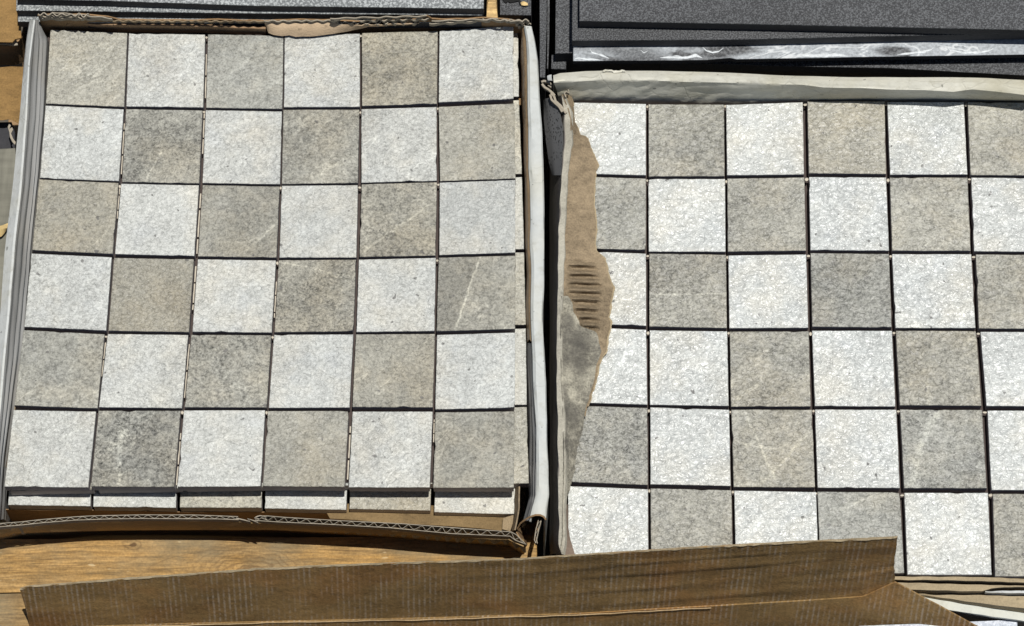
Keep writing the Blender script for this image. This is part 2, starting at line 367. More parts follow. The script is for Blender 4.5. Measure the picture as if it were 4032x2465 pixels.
# ------------------------------------------------------------------ tile sheets
LEFT = {(0,0): (198.6, 115.8, 501.1, 130.3, 488.4, 420.1, 180.7, 407.3), (0,1): (508.0, 131.1, 807.5, 135.8, 799.9, 422.6, 497.3, 418.8), (0,2): (819.0, 135.0, 1116.0, 141.0, 1110.9, 428.2, 811.8, 423.5), (0,3): (1121.6, 139.7, 1416.5, 132.0, 1416.5, 420.0, 1118.2, 421.8), (0,4): (1425.0, 129.4, 1723.3, 121.8, 1719.9, 408.1, 1425.9, 416.6), (0,5): (1730.5, 121.3, 2021.6, 101.0, 2021.6, 389.0, 1727.6, 402.6), (1,0): (179.0, 415.4, 486.7, 430.3, 467.9, 712.4, 157.7, 701.0), (1,1): (496.5, 429.4, 796.9, 434.6, 784.1, 721.8, 480.7, 715.9), (1,2): (809.7, 432.8, 1109.7, 438.8, 1102.0, 725.2, 797.7, 720.1), (1,3): (1116.0, 432.0, 1414.4, 431.1, 1409.2, 719.3, 1109.7, 724.4), (1,4): (1423.3, 429.4, 1719.0, 420.9, 1719.0, 711.6, 1423.3, 718.4), (1,5): (1727.6, 420.9, 2025.0, 407.3, 2030.1, 701.8, 1732.7, 712.4), (2,0): (154.3, 706.1, 466.6, 720.1, 443.2, 999.2, 127.0, 984.3), (2,1): (477.3, 723.1, 783.2, 729.5, 764.9, 1007.3, 452.6, 1000.1), (2,2): (797.7, 728.6, 1100.3, 734.6, 1088.4, 1013.7, 779.8, 1008.6), (2,3): (1109.7, 731.6, 1409.2, 728.6, 1402.8, 1013.3, 1100.3, 1014.1), (2,4): (1424.2, 725.2, 1719.9, 717.6, 1713.9, 1005.6, 1415.6, 1011.6), (2,5): (1731.8, 718.8, 2028.9, 708.2, 2028.9, 994.5, 1729.7, 1003.1), (3,0): (123.6, 998.0, 439.8, 1012.9, 417.6, 1300.9, 95.9, 1286.0), (3,1): (449.6, 1015.0, 762.8, 1020.5, 743.6, 1306.9, 427.0, 1301.8), (3,2): (779.0, 1020.5, 1086.2, 1024.8, 1069.2, 1309.0, 757.7, 1306.0), (3,3): (1097.7, 1024.4, 1401.6, 1022.2, 1390.9, 1303.9, 1080.7, 1307.3), (3,4): (1413.1, 1022.2, 1715.6, 1015.0, 1710.5, 1302.6, 1403.7, 1307.3), (3,5): (1727.6, 1014.1, 2030.1, 1006.5, 2028.0, 1294.5, 1719.0, 1303.9), (4,0): (92.9, 1299.7, 411.2, 1315.9, 383.5, 1607.3, 56.7, 1595.8), (4,1): (424.0, 1314.6, 740.6, 1318.8, 715.9, 1606.5, 389.9, 1603.1), (4,2): (753.4, 1317.6, 1067.9, 1320.1, 1050.0, 1604.0, 726.6, 1603.1), (4,3): (1079.0, 1317.6, 1390.9, 1316.7, 1376.0, 1604.3, 1058.5, 1605.6), (4,4): (1401.6, 1316.7, 1712.6, 1314.6, 1703.3, 1603.5, 1387.9, 1602.2), (4,5): (1721.2, 1318.8, 2028.9, 1309.0, 2027.1, 1604.3, 1713.9, 1611.6), (5,0): (53.3, 1614.1, 378.0, 1620.5, 347.3, 1919.1, 17.0, 1915.7), (5,1): (388.6, 1617.1, 710.8, 1617.1, 685.2, 1917.4, 358.0, 1914.8), (5,2): (724.4, 1615.9, 1044.0, 1615.0, 1026.1, 1914.4, 698.9, 1916.5), (5,3): (1055.1, 1618.0, 1372.6, 1618.0, 1356.8, 1917.0, 1035.5, 1913.5), (5,4): (1388.8, 1620.5, 1703.3, 1620.5, 1692.2, 1918.7, 1372.6, 1918.7), (5,5): (1714.8, 1623.5, 2025.9, 1619.3, 2022.9, 1919.9, 1706.2, 1919.9)}
RIGHT = {(0,0): (2243.0, 403.0, 2543.2, 409.3, 2543.2, 689.6, 2243.0, 682.0), (0,1): (2554.0, 410.8, 2850.9, 411.6, 2852.8, 693.1, 2554.8, 694.2), (0,2): (2859.7, 412.8, 3161.0, 402.4, 3165.7, 686.5, 2863.2, 689.6), (0,3): (3179.5, 398.5, 3483.0, 398.5, 3488.8, 684.6, 3185.3, 681.9), (0,4): (3493.8, 401.2, 3795.3, 402.0, 3808.8, 686.5, 3505.3, 687.3), (0,5): (3810.7, 402.4, 4110.7, 404.4, 4128.5, 690.4, 3821.5, 688.4), (1,0): (2240.0, 693.0, 2543.2, 703.1, 2543.2, 984.3, 2240.0, 975.0), (1,1): (2553.2, 704.6, 2854.7, 704.6, 2856.6, 990.9, 2554.8, 990.1), (1,2): (2864.3, 703.1, 3166.8, 698.8, 3173.8, 986.3, 2866.3, 990.1), (1,3): (3185.3, 696.9, 3488.8, 698.1, 3500.3, 986.3, 3191.9, 984.3), (1,4): (3504.2, 698.1, 3809.5, 699.2, 3821.5, 987.0, 3513.0, 987.0), (1,5): (3824.2, 699.2, 4131.2, 701.2, 4149.7, 991.0, 3835.7, 989.0), (2,0): (2238.0, 988.0, 2543.2, 997.8, 2544.3, 1282.4, 2238.0, 1272.0), (2,1): (2557.0, 998.6, 2858.6, 1002.5, 2861.6, 1290.8, 2557.0, 1285.1), (2,2): (2868.2, 1005.5, 3174.5, 1001.7, 3182.2, 1290.1, 2872.0, 1291.6), (2,3): (3191.9, 996.7, 3500.3, 999.8, 3510.7, 1288.9, 3198.8, 1285.8), (2,4): (3513.0, 1000.5, 3824.2, 1000.5, 3840.8, 1290.8, 3526.1, 1290.8), (2,5): (3842.3, 1001.7, 4156.3, 1003.7, 4176.0, 1294.8, 3855.0, 1292.8), (3,0): (2238.0, 1287.0, 2544.3, 1297.8, 2549.0, 1593.2, 2238.0, 1583.0), (3,1): (2558.6, 1300.5, 2863.2, 1304.3, 2869.0, 1597.8, 2559.8, 1593.2), (3,2): (2874.0, 1305.5, 3184.2, 1304.3, 3191.9, 1599.8, 2878.6, 1600.5), (3,3): (3197.7, 1301.7, 3511.9, 1302.4, 3525.4, 1600.5, 3209.2, 1597.8), (3,4): (3527.3, 1301.7, 3843.5, 1303.2, 3864.7, 1597.1, 3543.5, 1595.1), (3,5): (3860.8, 1306.3, 4181.8, 1308.3, 4212.7, 1599.8, 3884.7, 1597.8), (4,0): (2239.0, 1596.0, 2549.0, 1606.3, 2550.9, 1908.9, 2239.0, 1897.0), (4,1): (2560.9, 1603.6, 2870.9, 1613.3, 2876.7, 1912.8, 2561.7, 1905.8), (4,2): (2879.8, 1612.5, 3196.9, 1613.3, 3209.2, 1918.5, 2889.4, 1916.6), (4,3): (3209.2, 1612.1, 3529.2, 1613.3, 3542.7, 1921.2, 3220.0, 1920.0), (4,4): (3544.7, 1612.1, 3866.6, 1614.0, 3885.1, 1922.4, 3560.1, 1921.2), (4,5): (3888.6, 1616.0, 4216.6, 1618.0, 4239.0, 1930.9, 3904.0, 1928.9), (5,0): (2237.0, 1914.0, 2550.9, 1926.3, 2553.0, 2246.0, 2237.0, 2236.0), (5,1): (2561.7, 1922.4, 2879.8, 1930.1, 2886.0, 2250.0, 2564.0, 2244.0), (5,2): (2891.3, 1931.3, 3213.1, 1937.4, 3224.0, 2256.0, 2899.0, 2252.0), (5,3): (3218.9, 1935.9, 3542.7, 1938.6, 3560.1, 2256.6, 3232.0, 2255.0), (5,4): (3561.2, 1940.5, 3889.7, 1940.5, 3904.4, 2262.4, 3573.6, 2262.4), (5,5): (3909.8, 1944.3, 4244.8, 1946.3, 4260.7, 2270.2, 3918.7, 2268.2)}
WHITE = (.450, .460, .432); GREY = (.284, .281, .244)
def tile(parent, q, z, col, alpha, tilt=0.):
    p = [at(q[i], q[i+1], z) for i in (0, 2, 4, 6)]
    o = prism('tile', p, 9.0, (TOP, BODY), parent, 4.2, .14, .22, .15, .03)
    o.color = (*col, alpha)
    return o
def shade(c, k, warm=0.):
    return (c[0]*k*(1+warm), c[1]*k, c[2]*k*(1-1.6*warm))
sheets = {}
def sheet(name_label, quads, z, colours, group, key=''):
    s = thing('tile_sheet', at(sum(q[0] for q in quads.values())/len(quads), sum(q[5] for q in quads.values())/len(quads), z-9), name_label, 'tile sheet', group)
    for (r, c), q in quads.items():
        w = colours(r, c)
        o = tile(s, q, z, *w)
        ln = VEINS.get((key, r, c))
        if key == 'SR': o.data.materials[0] = TOPR
        if ln: o.data.materials[0] = tile_top(**(GLOSS if key == 'SR' else {}), lines=[(at(*p, z)-WP[o.name], at(*e, z)-WP[o.name], wd, li, dk) for p, e, wd, li, dk in ln])
    return s
VEINS = {('S1', 3, 5): [((1792, 1300), (1890, 1010), 1.1, .75, .55)], ('S1', 5, 1): [((478, 1660), (466, 1915), 2.6, .55, 0), ((430, 1775), (448, 1742), 5, .9, 0), ((487, 1720), (490, 1690), 4, .9, 0), ((420, 1900), (610, 1630), .8, .2, -.5)],
    ('S1', 1, 1): [((575, 715), (640, 590), 1.4, .5, 0)], ('S1', 5, 0): [((225, 1735), (330, 1675), 2, .35, 0)], ('S1', 2, 4): [((1430, 990), (1700, 800), 1.4, .45, -.25)], ('S1', 3, 3): [((1100, 1030), (1390, 1090), 1.0, .5, 0), ((1240, 1050), (1390, 1120), .9, .4, 0)],
    ('S1', 1, 3): [((1250, 690), (1400, 600), 2.2, .4, .2)], ('S1', 4, 4): [((1420, 1390), (1560, 1460), .7, .35, 0)], ('S1', 2, 2): [((960, 990), (1090, 880), 1.2, .4, -.2)],
    ('SR', 4, 4): [((3695, 1615), (3622, 1760), 4.0, .45, 0), ((3628, 1740), (3586, 1920), 4.6, .45, -.18)], ('SR', 4, 2): [((2930, 1615), (3060, 1900), 1.6, .5, 0), ((3190, 1700), (3000, 1905), 1.4, .45, 0), ((2890, 1740), (3060, 1770), 1.6, .5, 0)],
    ('SR', 2, 1): [((2560, 1160), (2860, 1155), 1.0, .4, .25)], ('SR', 3, 2): [((2885, 1575), (2990, 1510), 2.6, .6, 0)], ('SR', 3, 4): [((3650, 1500), (3656, 1596), 1.6, .45, 0)], ('SR', 5, 3): [((3330, 2000), (3440, 1950), 1.0, .4, 0)]}
rnd = random.Random(11)
LT = {(0, 0): (1.16, .02, .75), (0, 2): (1.02, -.01, .9), (0, 4): (.93, .045, 1.1), (1, 1): (.90, .01, 1.2), (1, 3): (.92, .01, 1.15), (1, 5): (1.02, .02, .7),
      (2, 0): (.95, .04, .8), (2, 2): (.93, .02, .9), (2, 4): (.93, .03, 1.2), (3, 1): (.90, .04, .7), (3, 3): (.87, .03, 1.3), (3, 5): (.98, .02, .9),
      (4, 0): (.98, .0, .95), (4, 2): (.86, .01, 1.35), (4, 4): (.96, .025, .9), (5, 1): (.88, .0, 1.5), (5, 3): (1.0, .02, .7), (5, 5): (.92, .015, .9)}
def lcol(r, c):
    if (r+c) % 2 == 0 and (r, c) in LT or (r, c) in LT:
        k, w, a = LT[(r, c)]; return shade(GREY, k, w), a
    k = rnd.uniform(.93, 1.03) * (.92 if (r, c) == (2, 5) else 1)
    return shade(WHITE, k, rnd.uniform(-.004, .012)), rnd.uniform(.48, .68)
S1 = sheet('checkered stone tile sheet on top of the stack in the left box', LEFT, 0, lcol, 'checkered mosaic tile sheets', 'S1')
RG = 'WGWGWG GWGWGW WGWGWG WWGWGW GWGWGW WGWGWG'.split()
RT = {(0, 3): (1.06, .03, .8), (0, 5): (1.04, .02, .9), (1, 4): (1.1, .015, .9), (2, 3): (.86, -.01, 1.), (2, 1): (.94, .015, 1.1), (4, 0): (.90, .0, 1.3), (4, 4): (.95, -.01, 1.1), (5, 3): (.98, -.015, .9), (1, 0): (1.0, 0, .9), (3, 4): (.9, .02, 1.1)}
def rcol(r, c):
    if RG[r][c] == 'G':
        k, w, a = RT.get((r, c), (.96, .012, 1.0)); return shade(GREY, k, w), a
    return shade(WHITE, rnd.uniform(1.02, 1.10), rnd.uniform(-.012, .0)), rnd.uniform(.44, .56)
SR = sheet('checkered stone tile sheet in the right box under the torn flap', RIGHT, 0, rcol, 'checkered mosaic tile sheets', 'SR')
# second sheet of the left stack: pokes out on the right; third: pokes out in front
X2 = ((2040, 97), (2043, 380), (2055, 686), (2063, 980), (2070, 1278), (2074, 1593), (2082, 1903))
def xr(y):
    for (a, b), (c, d) in zip(X2, X2[1:]):
        if y <= d: return a+(c-a)*(y-b)/(d-b)
    return 2082
Q2 = {}
for r, (a, b) in enumerate(((97, 380), (394, 684), (697, 980), (993, 1278), (1293, 1593), (1602, 1903))):
    Q2[(r, 5)] = (xr(a)-302, a+9, xr(a), a, xr(b), b, xr(b)-308, b+5)
for c in range(5):
    x0, x1 = LEFT[(5, c)][6]+22+c*6, LEFT[(5, c)][4]+22+c*6
    b0, b1 = 1934-29*c/5, 1934-29*(c+1)/5
    Q2[(5, c)] = (x0+14, b0-300, x1+14, b1-300, x1, b1, x0, b0)
C2 = {(0, 5): (shade(WHITE, 1.02, .02), .3), (1, 5): (shade(GREY, 1.4, .012), .8), (2, 5): (shade(WHITE, 1.0, .022), .3), (3, 5): (shade(GREY, 1.2, .012), .7), (4, 5): (shade(WHITE, .98, .022), .4), (5, 5): (shade(GREY, 1.15, .02), .6)}
S2 = sheet('second tile sheet down in the left box, slipped to the right', Q2, -9.6, lambda r, c: C2.get((r, c), (shade(WHITE if c % 2 else GREY, 1), .5)), 'checkered mosaic tile sheets')
B3 = ((32, 1988, 356, 1992.5), (367, 1994.5, 692.5, 1998.8), (708, 1997.5, 1029, 1999), (1042, 2001, 1363, 2007), (1376, 2003, 1693.5, 2010), (1709.7, 2016, 2024, 2024))
Q3 = {(0, c): (a+13, b-322, d+13, e-322, d, e, a, b) for c, (a, b, d, e) in enumerate(B3)}
C3 = [(shade(WHITE, 1.03, .01), .4), (shade(WHITE, 1.03, .005), .4), (shade(GREY, 1.22, .03), .8), (shade(WHITE, 1.02, .01), .4), (shade(GREY, 1.2, .03), .6), (shade(WHITE, 1.05, .02), .4)]
S3 = sheet('third tile sheet down in the left box, sticking out in front', Q3, -19.2, lambda r, c: C3[c], 'checkered mosaic tile sheets')
# backing nets (dark in the joints) and glue dabs at the corners of the tiles
for s, z, px in ((S1, -9.15, [(190, 125), (2018, 105), (2020, 1900), (30, 1900)]), (SR, -9.15, [(2250, 410), (4105, 405), (4215, 2255), (2244, 2240)])):
    prism('backing_net', L(px, z), .35, MESH, s, 60, 0, .1)
def dabs(s, quads, k):
    V, Fc = [], []
    for (r, c), q in quads.items():
        if (r, c+1) not in quads or (k == 'L' and rnd.random() < .35): continue
        n = quads[(r, c+1)]
        xa, xb = q[2], n[0]; y = (q[3]+n[1])/2 + rnd.uniform(6, 13); h = rnd.uniform(5, 9)
        b = len(V); m = 7
        for z, e in ((-2.2, 1.), (-1.2, .75)):
            for i in range(m):
                t = 2*math.pi*i/m
                V.append(at((xa+xb)/2+((xb-xa)/2+1)*e*math.cos(t)*rnd.uniform(.8, 1.05), y+h*e*math.sin(t)*rnd.uniform(.7, 1.1), z))
        Fc.append(tuple(range(b+m, b+2*m))); Fc += [(b+i, b+(i+1) % m, b+m+(i+1) % m, b+m+i) for i in range(m)]
    tag(link('glue_dabs', V, Fc, GLUE, s), kind='stuff')
def net_edge(r, c, f0, f1):
    q, n = LEFT[(r, c)], LEFT[(r, c+1)]
    a0, a1, b0, b1 = (q[2], q[3]), (q[4], q[5]), (n[0], n[1]), (n[6], n[7]); V = []; Fc = []
    N = 26
    for i in range(N):
        t = f0+(f1-f0)*i/(N-1)
        for s_ in (.50+.10*noise.noise(Vector((t*9, r, c))), .82):
            x = (a0[0]+(a1[0]-a0[0])*t)*(1-s_)+(b0[0]+(b1[0]-b0[0])*t)*s_; y = (a0[1]+(a1[1]-a0[1])*t)*(1-s_)+(b0[1]+(b1[1]-b0[1])*t)*s_
            V.append(at(x, y, -2.6+.5*noise.noise(Vector((t*14, r, c+3)))))
    Fc = [(2*i, 2*i+1, 2*i+3, 2*i+2) for i in range(N-1) if (i+r) % 4 or i % 3]
    solid(link('net_strip', V, Fc, GLUE, S1), .3)
for a in ((0, 1, .25, .9), (1, 1, .05, .6), (2, 1, .12, .97), (3, 1, .1, .7), (3, 2, .3, .8), (4, 0, .1, .6), (5, 1, .3, .98), (5, 3, .2, .9), (2, 0, .05, .5), (4, 1, .1, .9), (1, 0, .2, .9), (5, 4, .1, .4)): net_edge(*a)
dabs(S1, LEFT, 'L'); dabs(SR, RIGHT, 'R')

# ------------------------------------------------------------------ left box
BL = thing('cardboard_box', at(1050, 1050, -40), 'open white coated cardboard box with torn rim holding the left tile stack', 'cardboard box', 'open boxes of tile sheets')
prism('box_floor', L([(40, 130), (2080, 110), (2070, 2100), (0, 2090)], -112), 1.5, KRAFTD, BL, 40, 0, .2)
ys = (80, 240, 460, 700, 1000, 1200, 1400, 1600, 1800, 2045)
ox = (116, 95, 76, 53, 17, 3, -14, -32, -50, -78); rx = (139, 119, 106, 88, 56, 40, 22, 4, -14, -40)
tx = (187, 186, 174, 154, 122, 106, 88, 60, 30, 18)
out_ = [at(x, y, 13) for x, y in zip(ox, ys)]; rid = [at(x, y, 17) for x, y in zip(rx, ys)]
inn = [at(x+2, y, z) for x, y, z in zip(tx, ys, (-4, -4, -4, -4, -4, -4, -5, -8, -16, -29))]
inn[0] = at(150, 82, 10); inn[1] = at(188, 150, -2); inn.insert(2, at(186, 240, -4))
rid.insert(2, at(117, 255, 17)); out_.insert(2, at(94, 255, 13)); rid[1] = at(128, 150, 17); out_[1] = at(104, 150, 13)
low = shift(inn, -.5, 0, -20)
def ribs(u, v, w):
    if .34 < v < .72:
        k = (v-.34)/.38; e = max(0, math.sin(math.pi*k))**.5
        a = 1.0*math.sin(k*25+2.2*noise.noise(Vector((k*3, u*2.5, 0))))+.5*noise.noise(Vector((k*9, u*3, 5)))
        return Vector((.75*a*e, 0, .9*a*e))
    return Vector()
def wall_of(rows, name, mat, **kw): return strip(name, rows, mat, BL, **kw)
lip = [a.lerp(b, .8)+Vector((0, 0, .0012)) for a, b in zip(out_, rid)]
wall_of([shift(out_, .8, 0, -126), out_, lip, rid], 'left_wall', COAT, n=90, m=3, thick=1.2, jit=.35, jsc=40)
wall_of([shift(rid, .15, 0, -.1), inn, low], 'left_wall_inner_face', RIB, n=120, m=30, thick=.8, jit=.25, fn=lambda u, v, w: ribs(u, .34+v*.7, w))
# kraft strip seen between that wall and the front tile
strip('kraft_liner', [L([(70, 1590), (52, 1660), (36, 1760), (22, 1840)], -12), L([(58, 1590), (50, 1660), (40, 1760), (30, 1850)], -3)], KRAFT, BL, n=30, thick=.5, jit=.5)
# back wall with torn edge
te = [(150, 66), (200, 62), (258, 66), (320, 61), (420, 72), (470, 84), (540, 83), (620, 86), (700, 84), (780, 86), (860, 83), (950, 86), (1050, 86), (1150, 83), (1300, 85), (1400, 90), (1500, 88), (1600, 86), (1650, 80), (1680, 66), (1700, 80), (1780, 82), (1900, 76), (2000, 82), (2056, 90)]
bt = [(192, 106), (500, 116), (810, 122), (1110, 128), (1420, 118), (1720, 108), (2035, 90)]
back = [at(x, y, 8.5+(90-y)/2.6) for x, y in te]; back = shift(back, 0, .8, 0); backb = shift(L(bt, -8), 0, 1.4, 0)
strip('back_wall', [shift(back, 0, 1.4, -122), shift(back, 0, .8, .2), back, backb], KRAFTD, BL, n=170, m=2, thick=.6, jit=.4, jsc=110)
ifl = L([(256, 116), (264, 102), (296, 96), (380, 104), (500, 107), (660, 109), (800, 111), (1046, 121)], 5); ifl[0] = at(258, 110, 1)
ifl = shift(ifl, 0, 1.1, 0)
strip('inner_flap', [shift(ifl, 0, 1.5, .1), shift(ifl, 0, .2, .2), shift(ifl, 0, 0, -.4), L([(256, 112), (262, 115), (300, 117), (500, 124), (810, 130), (1048, 137)], -7)], kraft('kraft_inner_flap', (.30, .195, .11), .3), BL, n=70, m=2, thick=.6, jit=.25, jsc=120)
lt = [(1040, 87), (1100, 88), (1150, 87), (1200, 92), (1250, 88), (1330, 89), (1345, 96), (1365, 98), (1385, 93), (1400, 98), (1425, 101), (1440, 94), (1462, 100), (1480, 96), (1500, 99), (1540, 95), (1580, 96), (1650, 94)]
lb = [(1046, 104), (1054, 124), (1058, 131), (1080, 138), (1112, 142.5), (1140, 139), (1166, 146.5), (1200, 143.5), (1232, 143), (1270, 138.5), (1320, 132), (1400, 118.5), (1450, 106.5), (1550, 100.5), (1650, 96)]
strip('torn_liner', [L(lt, 9.6), L(lb, 3.2)], kraft('kraft_sunned_liner', (.46, .345, .225), .18), BL, n=120, m=6, thick=.45, jit=.3, jsc=130, fn=lambda u, v, w: Vector((0, 0, 1.3*math.sin(math.pi*v))))
# ragged fluting along the torn back edge
def rag(a, b, y0, y1, amp, per, z=10.2, d=5, mat=FLUTE):
    z = 9.6+(90-(y0+y1)/2)/2.6
    n = max(6, int((b-a)/per*8)); ln = []
    for i in range(n+1):
        t = i/n; x = a+(b-a)*t
        ln.append(at(x+5*noise.noise(Vector((x*.02, 9, 0))), y0+(y1-y0)*t+amp*math.sin(2*math.pi*(x-a)/per+1.4*noise.noise(Vector((x*.013, 1, 0))))*(.7+.8*noise.noise(Vector((x*.017, 4, 0)))), z+1.6*noise.noise(Vector((x*.03, 7, 0)))))
    return ribbon('torn_fluting', ln, d, mat, BL, .6, (0, .8))
rag(150, 350, 54, 60, 7, 34, 11); rag(158, 420, 70, 72, 3, 60, 12); rag(170, 330, 62, 66, 6, 46, 11.5); rag(205, 440, 47, 72, 3, 70, 12)
rag(440, 1050, 81, 84, 3.2, 38, 9.8, 4, KRAFT); rag(1040, 1340, 82, 80, 3, 44, 10.5, 4); rag(1330, 1650, 90, 86, 8, 36, 11, 5); rag(1300, 1680, 72, 62, 3, 80, 12, 4); rag(1420, 1690, 80, 74, 5, 40, 11.5, 4)
rag(1690, 1930, 92, 76, 4, 70, 11.5, 5); rag(1700, 1960, 82, 74, 3, 90, 12.5, 4); rag(1900, 2060, 74, 84, 5, 52, 11, 5); rag(1960, 2085, 78, 80, 5, 30, 12, 5); rag(2030, 2085, 90, 88, 6, 24, 12, 6); rag(2040, 2092, 100, 96, 6, 26, 11, 6)
# right wall: rolled white rim
yr = (104, 150, 240, 400, 640, 900, 1050, 1200, 1350, 1500, 1700, 1850, 1950, 2048)
xl = (2064, 2071, 2076, 2079, 2082, 2088, 2090, 2091, 2095, 2100, 2112, 2113, 2112, 2088)
xo = (2094, 2104, 2118, 2127, 2139, 2142, 2142, 2140, 2142, 2149, 2152, 2159, 2161, 2150)
xi = (2044, 2048, 2050, 2056, 2062, 2066, 2070, 2072, 2074, 2078, 2084, 2088, 2090, 2062)
rl = [at(x, y, 7) for x, y in zip(xl, yr)]; ro = [at(x, y, 7) for x, y in zip(xo, yr)]
rm = [a.lerp(b, .5)+Vector((0, 0, .0016)) for a, b in zip(rl, ro)]
ri = [at(x, y, -12) for x, y in zip(xi, yr)]
strip('right_wall', [shift(rl, -.3, 0, -3.5), rl, [a.lerp(q, .22)+Vector((0, 0, .0013)) for a, q in zip(rl, ro)], [a.lerp(q, .9)+Vector((0, 0, .0009)) for a, q in zip(rl, ro)], ro, shift(ro, -.3, 0, -7), shift(ro, -1.6, 0, -120)], coated('white_rolled_rim', (.46, .475, .455), (.50, .48, .38), .55), BL, n=160, m=2, thick=1.0, jit=.55, jsc=55, fn=lambda u, v, w: Vector((.5*noise.noise(Vector((u*9, 3, 0))), 0, .5*noise.noise(Vector((u*23, v*4, 1))))) + Vector((0, 2.6*math.sin(math.pi*min(1, v*1.3))*max(0, (u-.93)/.07)**2, 0)))
strip('right_wall_liner', [ri[:9], [a.lerp(b, .35)+Vector((.0003, 0, .0055)) for a, b in zip(ri, rl)][:9], shift(rl[:9], .2, 0, -2.4)], kraft('kraft_waxy_liner', (.33, .225, .125), .35, rough=.42), BL, n=80, m=4, thick=.6, jit=.7, jsc=60, round_=True)
def creases(u, v, w): return Vector((.8*math.sin(v*30+3*noise.noise(Vector((u*4, v*2, 0))))*min(1, u*1.5), 0, .4*math.sin(v*19)))
strip('right_wall_inner_face', [shift(ri[8:], -1, 0, -22), ri[8:], shift(rl[8:], .2, 0, -2.2)], RIB, BL, n=70, m=10, thick=.8, jit=.3, fn=creases)
strip('corner_flap', [L([(2028, 1915), (2026, 2030), (2014, 2092)], -20), L([(2041, 1915), (2040, 2000), (2026, 2085)], -8)], KRAFT, BL, n=30, m=3, thick=.8, jit=.5)
# end of the rolled rim: open hollow with the edge of the board showing
arch = [(2036, 2084), (2048, 2062), (2062, 2050), (2085, 2036), (2108, 2028), (2126, 2028), (2140, 2034), (2150, 2047)]
archv = [at(x, y, z) for (x, y), z in zip(arch, (-6, 0, 4, 8, 10.5, 10.5, 9, 7))]
ribbon('rim_end', archv, 1.6, KRAFTD, BL, .9, (0, .6))
strip('hollow_lining', [L([(2036, 2092), (2066, 2142)], -9), L([(2060, 2070), (2080, 2146)], -46), L([(2100, 2060), (2094, 2146)], -46), L([(2124, 2040), (2102, 2136)], -8)], KRAFTD, BL, n=24, m=5, thick=.6, jit=.8)
def corrugated(a, b, per, depth, tag_='edge'):
    ribbon('outer_liner', b, 5, FLUTE, BL, .4); ribbon('inner_liner', a, depth+1, FLUTE, BL, .4)
    ribbon('fluting', wavy(a, b, per), depth, FLUTE, BL, .22)
ia = [(-60, 2068), (0, 2061), (80, 2055), (158, 2046), (292, 2035), (362, 2031), (554, 2027), (767, 2027.5), (937, 2034)]
ib = [(-60, 2083), (0, 2074), (85, 2067), (170, 2058), (294, 2048), (420, 2043.5), (554, 2041.5), (852, 2043), (940, 2046)]
ja = [(1012, 2032), (1050, 2031), (1122, 2037), (1341, 2050), (1584, 2062), (1828, 2081), (2013, 2094), (2034, 2106), (2066, 2138)]
jb = [(1004, 2049), (1097, 2055), (1292, 2064), (1536, 2078), (1779, 2101), (2008, 2111), (2030, 2127), (2072, 2143)]
corrugated(L(ia), L(ib), 6.8, 20); corrugated(L(ja), L(jb), 6.8, 20)
corrugated(L([(2122, 2040), (2110, 2085), (2104, 2125), (2110, 2138)], 2), L([(2132, 2045), (2120, 2090), (2113, 2125), (2116, 2140)], 2), 6.0, 4)
ribbon('torn_fluting', L([(930, 2040), (965, 2048), (985, 2054), (975, 2042), (1000, 2050), (1016, 2058), (1002, 2038), (1020, 2044)], .5), 5, FLUTE, BL, .6)
ribbon('torn_fluting', L([(1006, 2036), (1024, 2030), (1050, 2035), (1030, 2040), (1052, 2046)], 1), 4, FLUTE, BL, .6)
face = L([(x, y+7) for x, y in ((-60, 2083), (0, 2074), (85, 2067), (170, 2058), (294, 2048), (420, 2043.5), (554, 2041.5), (852, 2043), (960, 2051), (1000, 2056), (1097, 2055), (1292, 2064), (1536, 2078), (1779, 2101), (2008, 2111), (2030, 2127), (2064, 2140))], -4)
fb = [v+Vector((0, 0, 0)) for v in L([(-60, 2118, -17), (0, 2108, -17), (67, 2092, -17), (200, 2088, -18), (312, 2084, -21), (420, 2082, -22.5), (670, 2080, -22.5), (1049, 2080, -18), (1292, 2088, -15), (1536, 2098, -13), (1779, 2110, -8), (2008, 2120, -6), (2030, 2134, -4), (2064, 2148, -4)])]
face = shift(face, 0, 1.2, 0)
strip('front_wall', [face, fb, shift(fb, 0, 6, -8), shift(fb, 0, 6, -84)], kraft('kraft_front_wall', (.40, .27, .125), .15), BL, n=90, m=2, thick=1., jit=.4, jsc=40)
strip('hanging_liner', [L([(20, 2004), (360, 2008), (700, 2013), (1030, 2014), (1370, 2022), (1700, 2030), (2020, 2040)], -28.6), shift(L([(20, 2004), (360, 2008), (700, 2013), (1030, 2014), (1370, 2022), (1700, 2030), (2020, 2040)], -28.6), 0, .6, -78)], KRAFTD, BL, n=60, m=3, thick=.5, jit=.3)
strip('bottom_flap', [L([(1270, 1990), (1360, 1985), (1700, 1990), (2016, 1995)], -27), L([(1300, 2042), (1420, 2052), (1700, 2068), (2000, 2090)], -25)], kraft('kraft_bottom_flap', (.19, .13, .062), .35), BL, n=50, m=5, thick=1, jit=1.1, jsc=40)
strip('corner_fold', [L([(1984, 2040), (1980, 2062), (1978, 2086)], -22), L([(2022, 2030), (2018, 2060), (2008, 2092)], -18)], kraft('kraft_corner_fold', (.33, .25, .15), .2), BL, n=12, m=3, thick=.6, jit=.8)

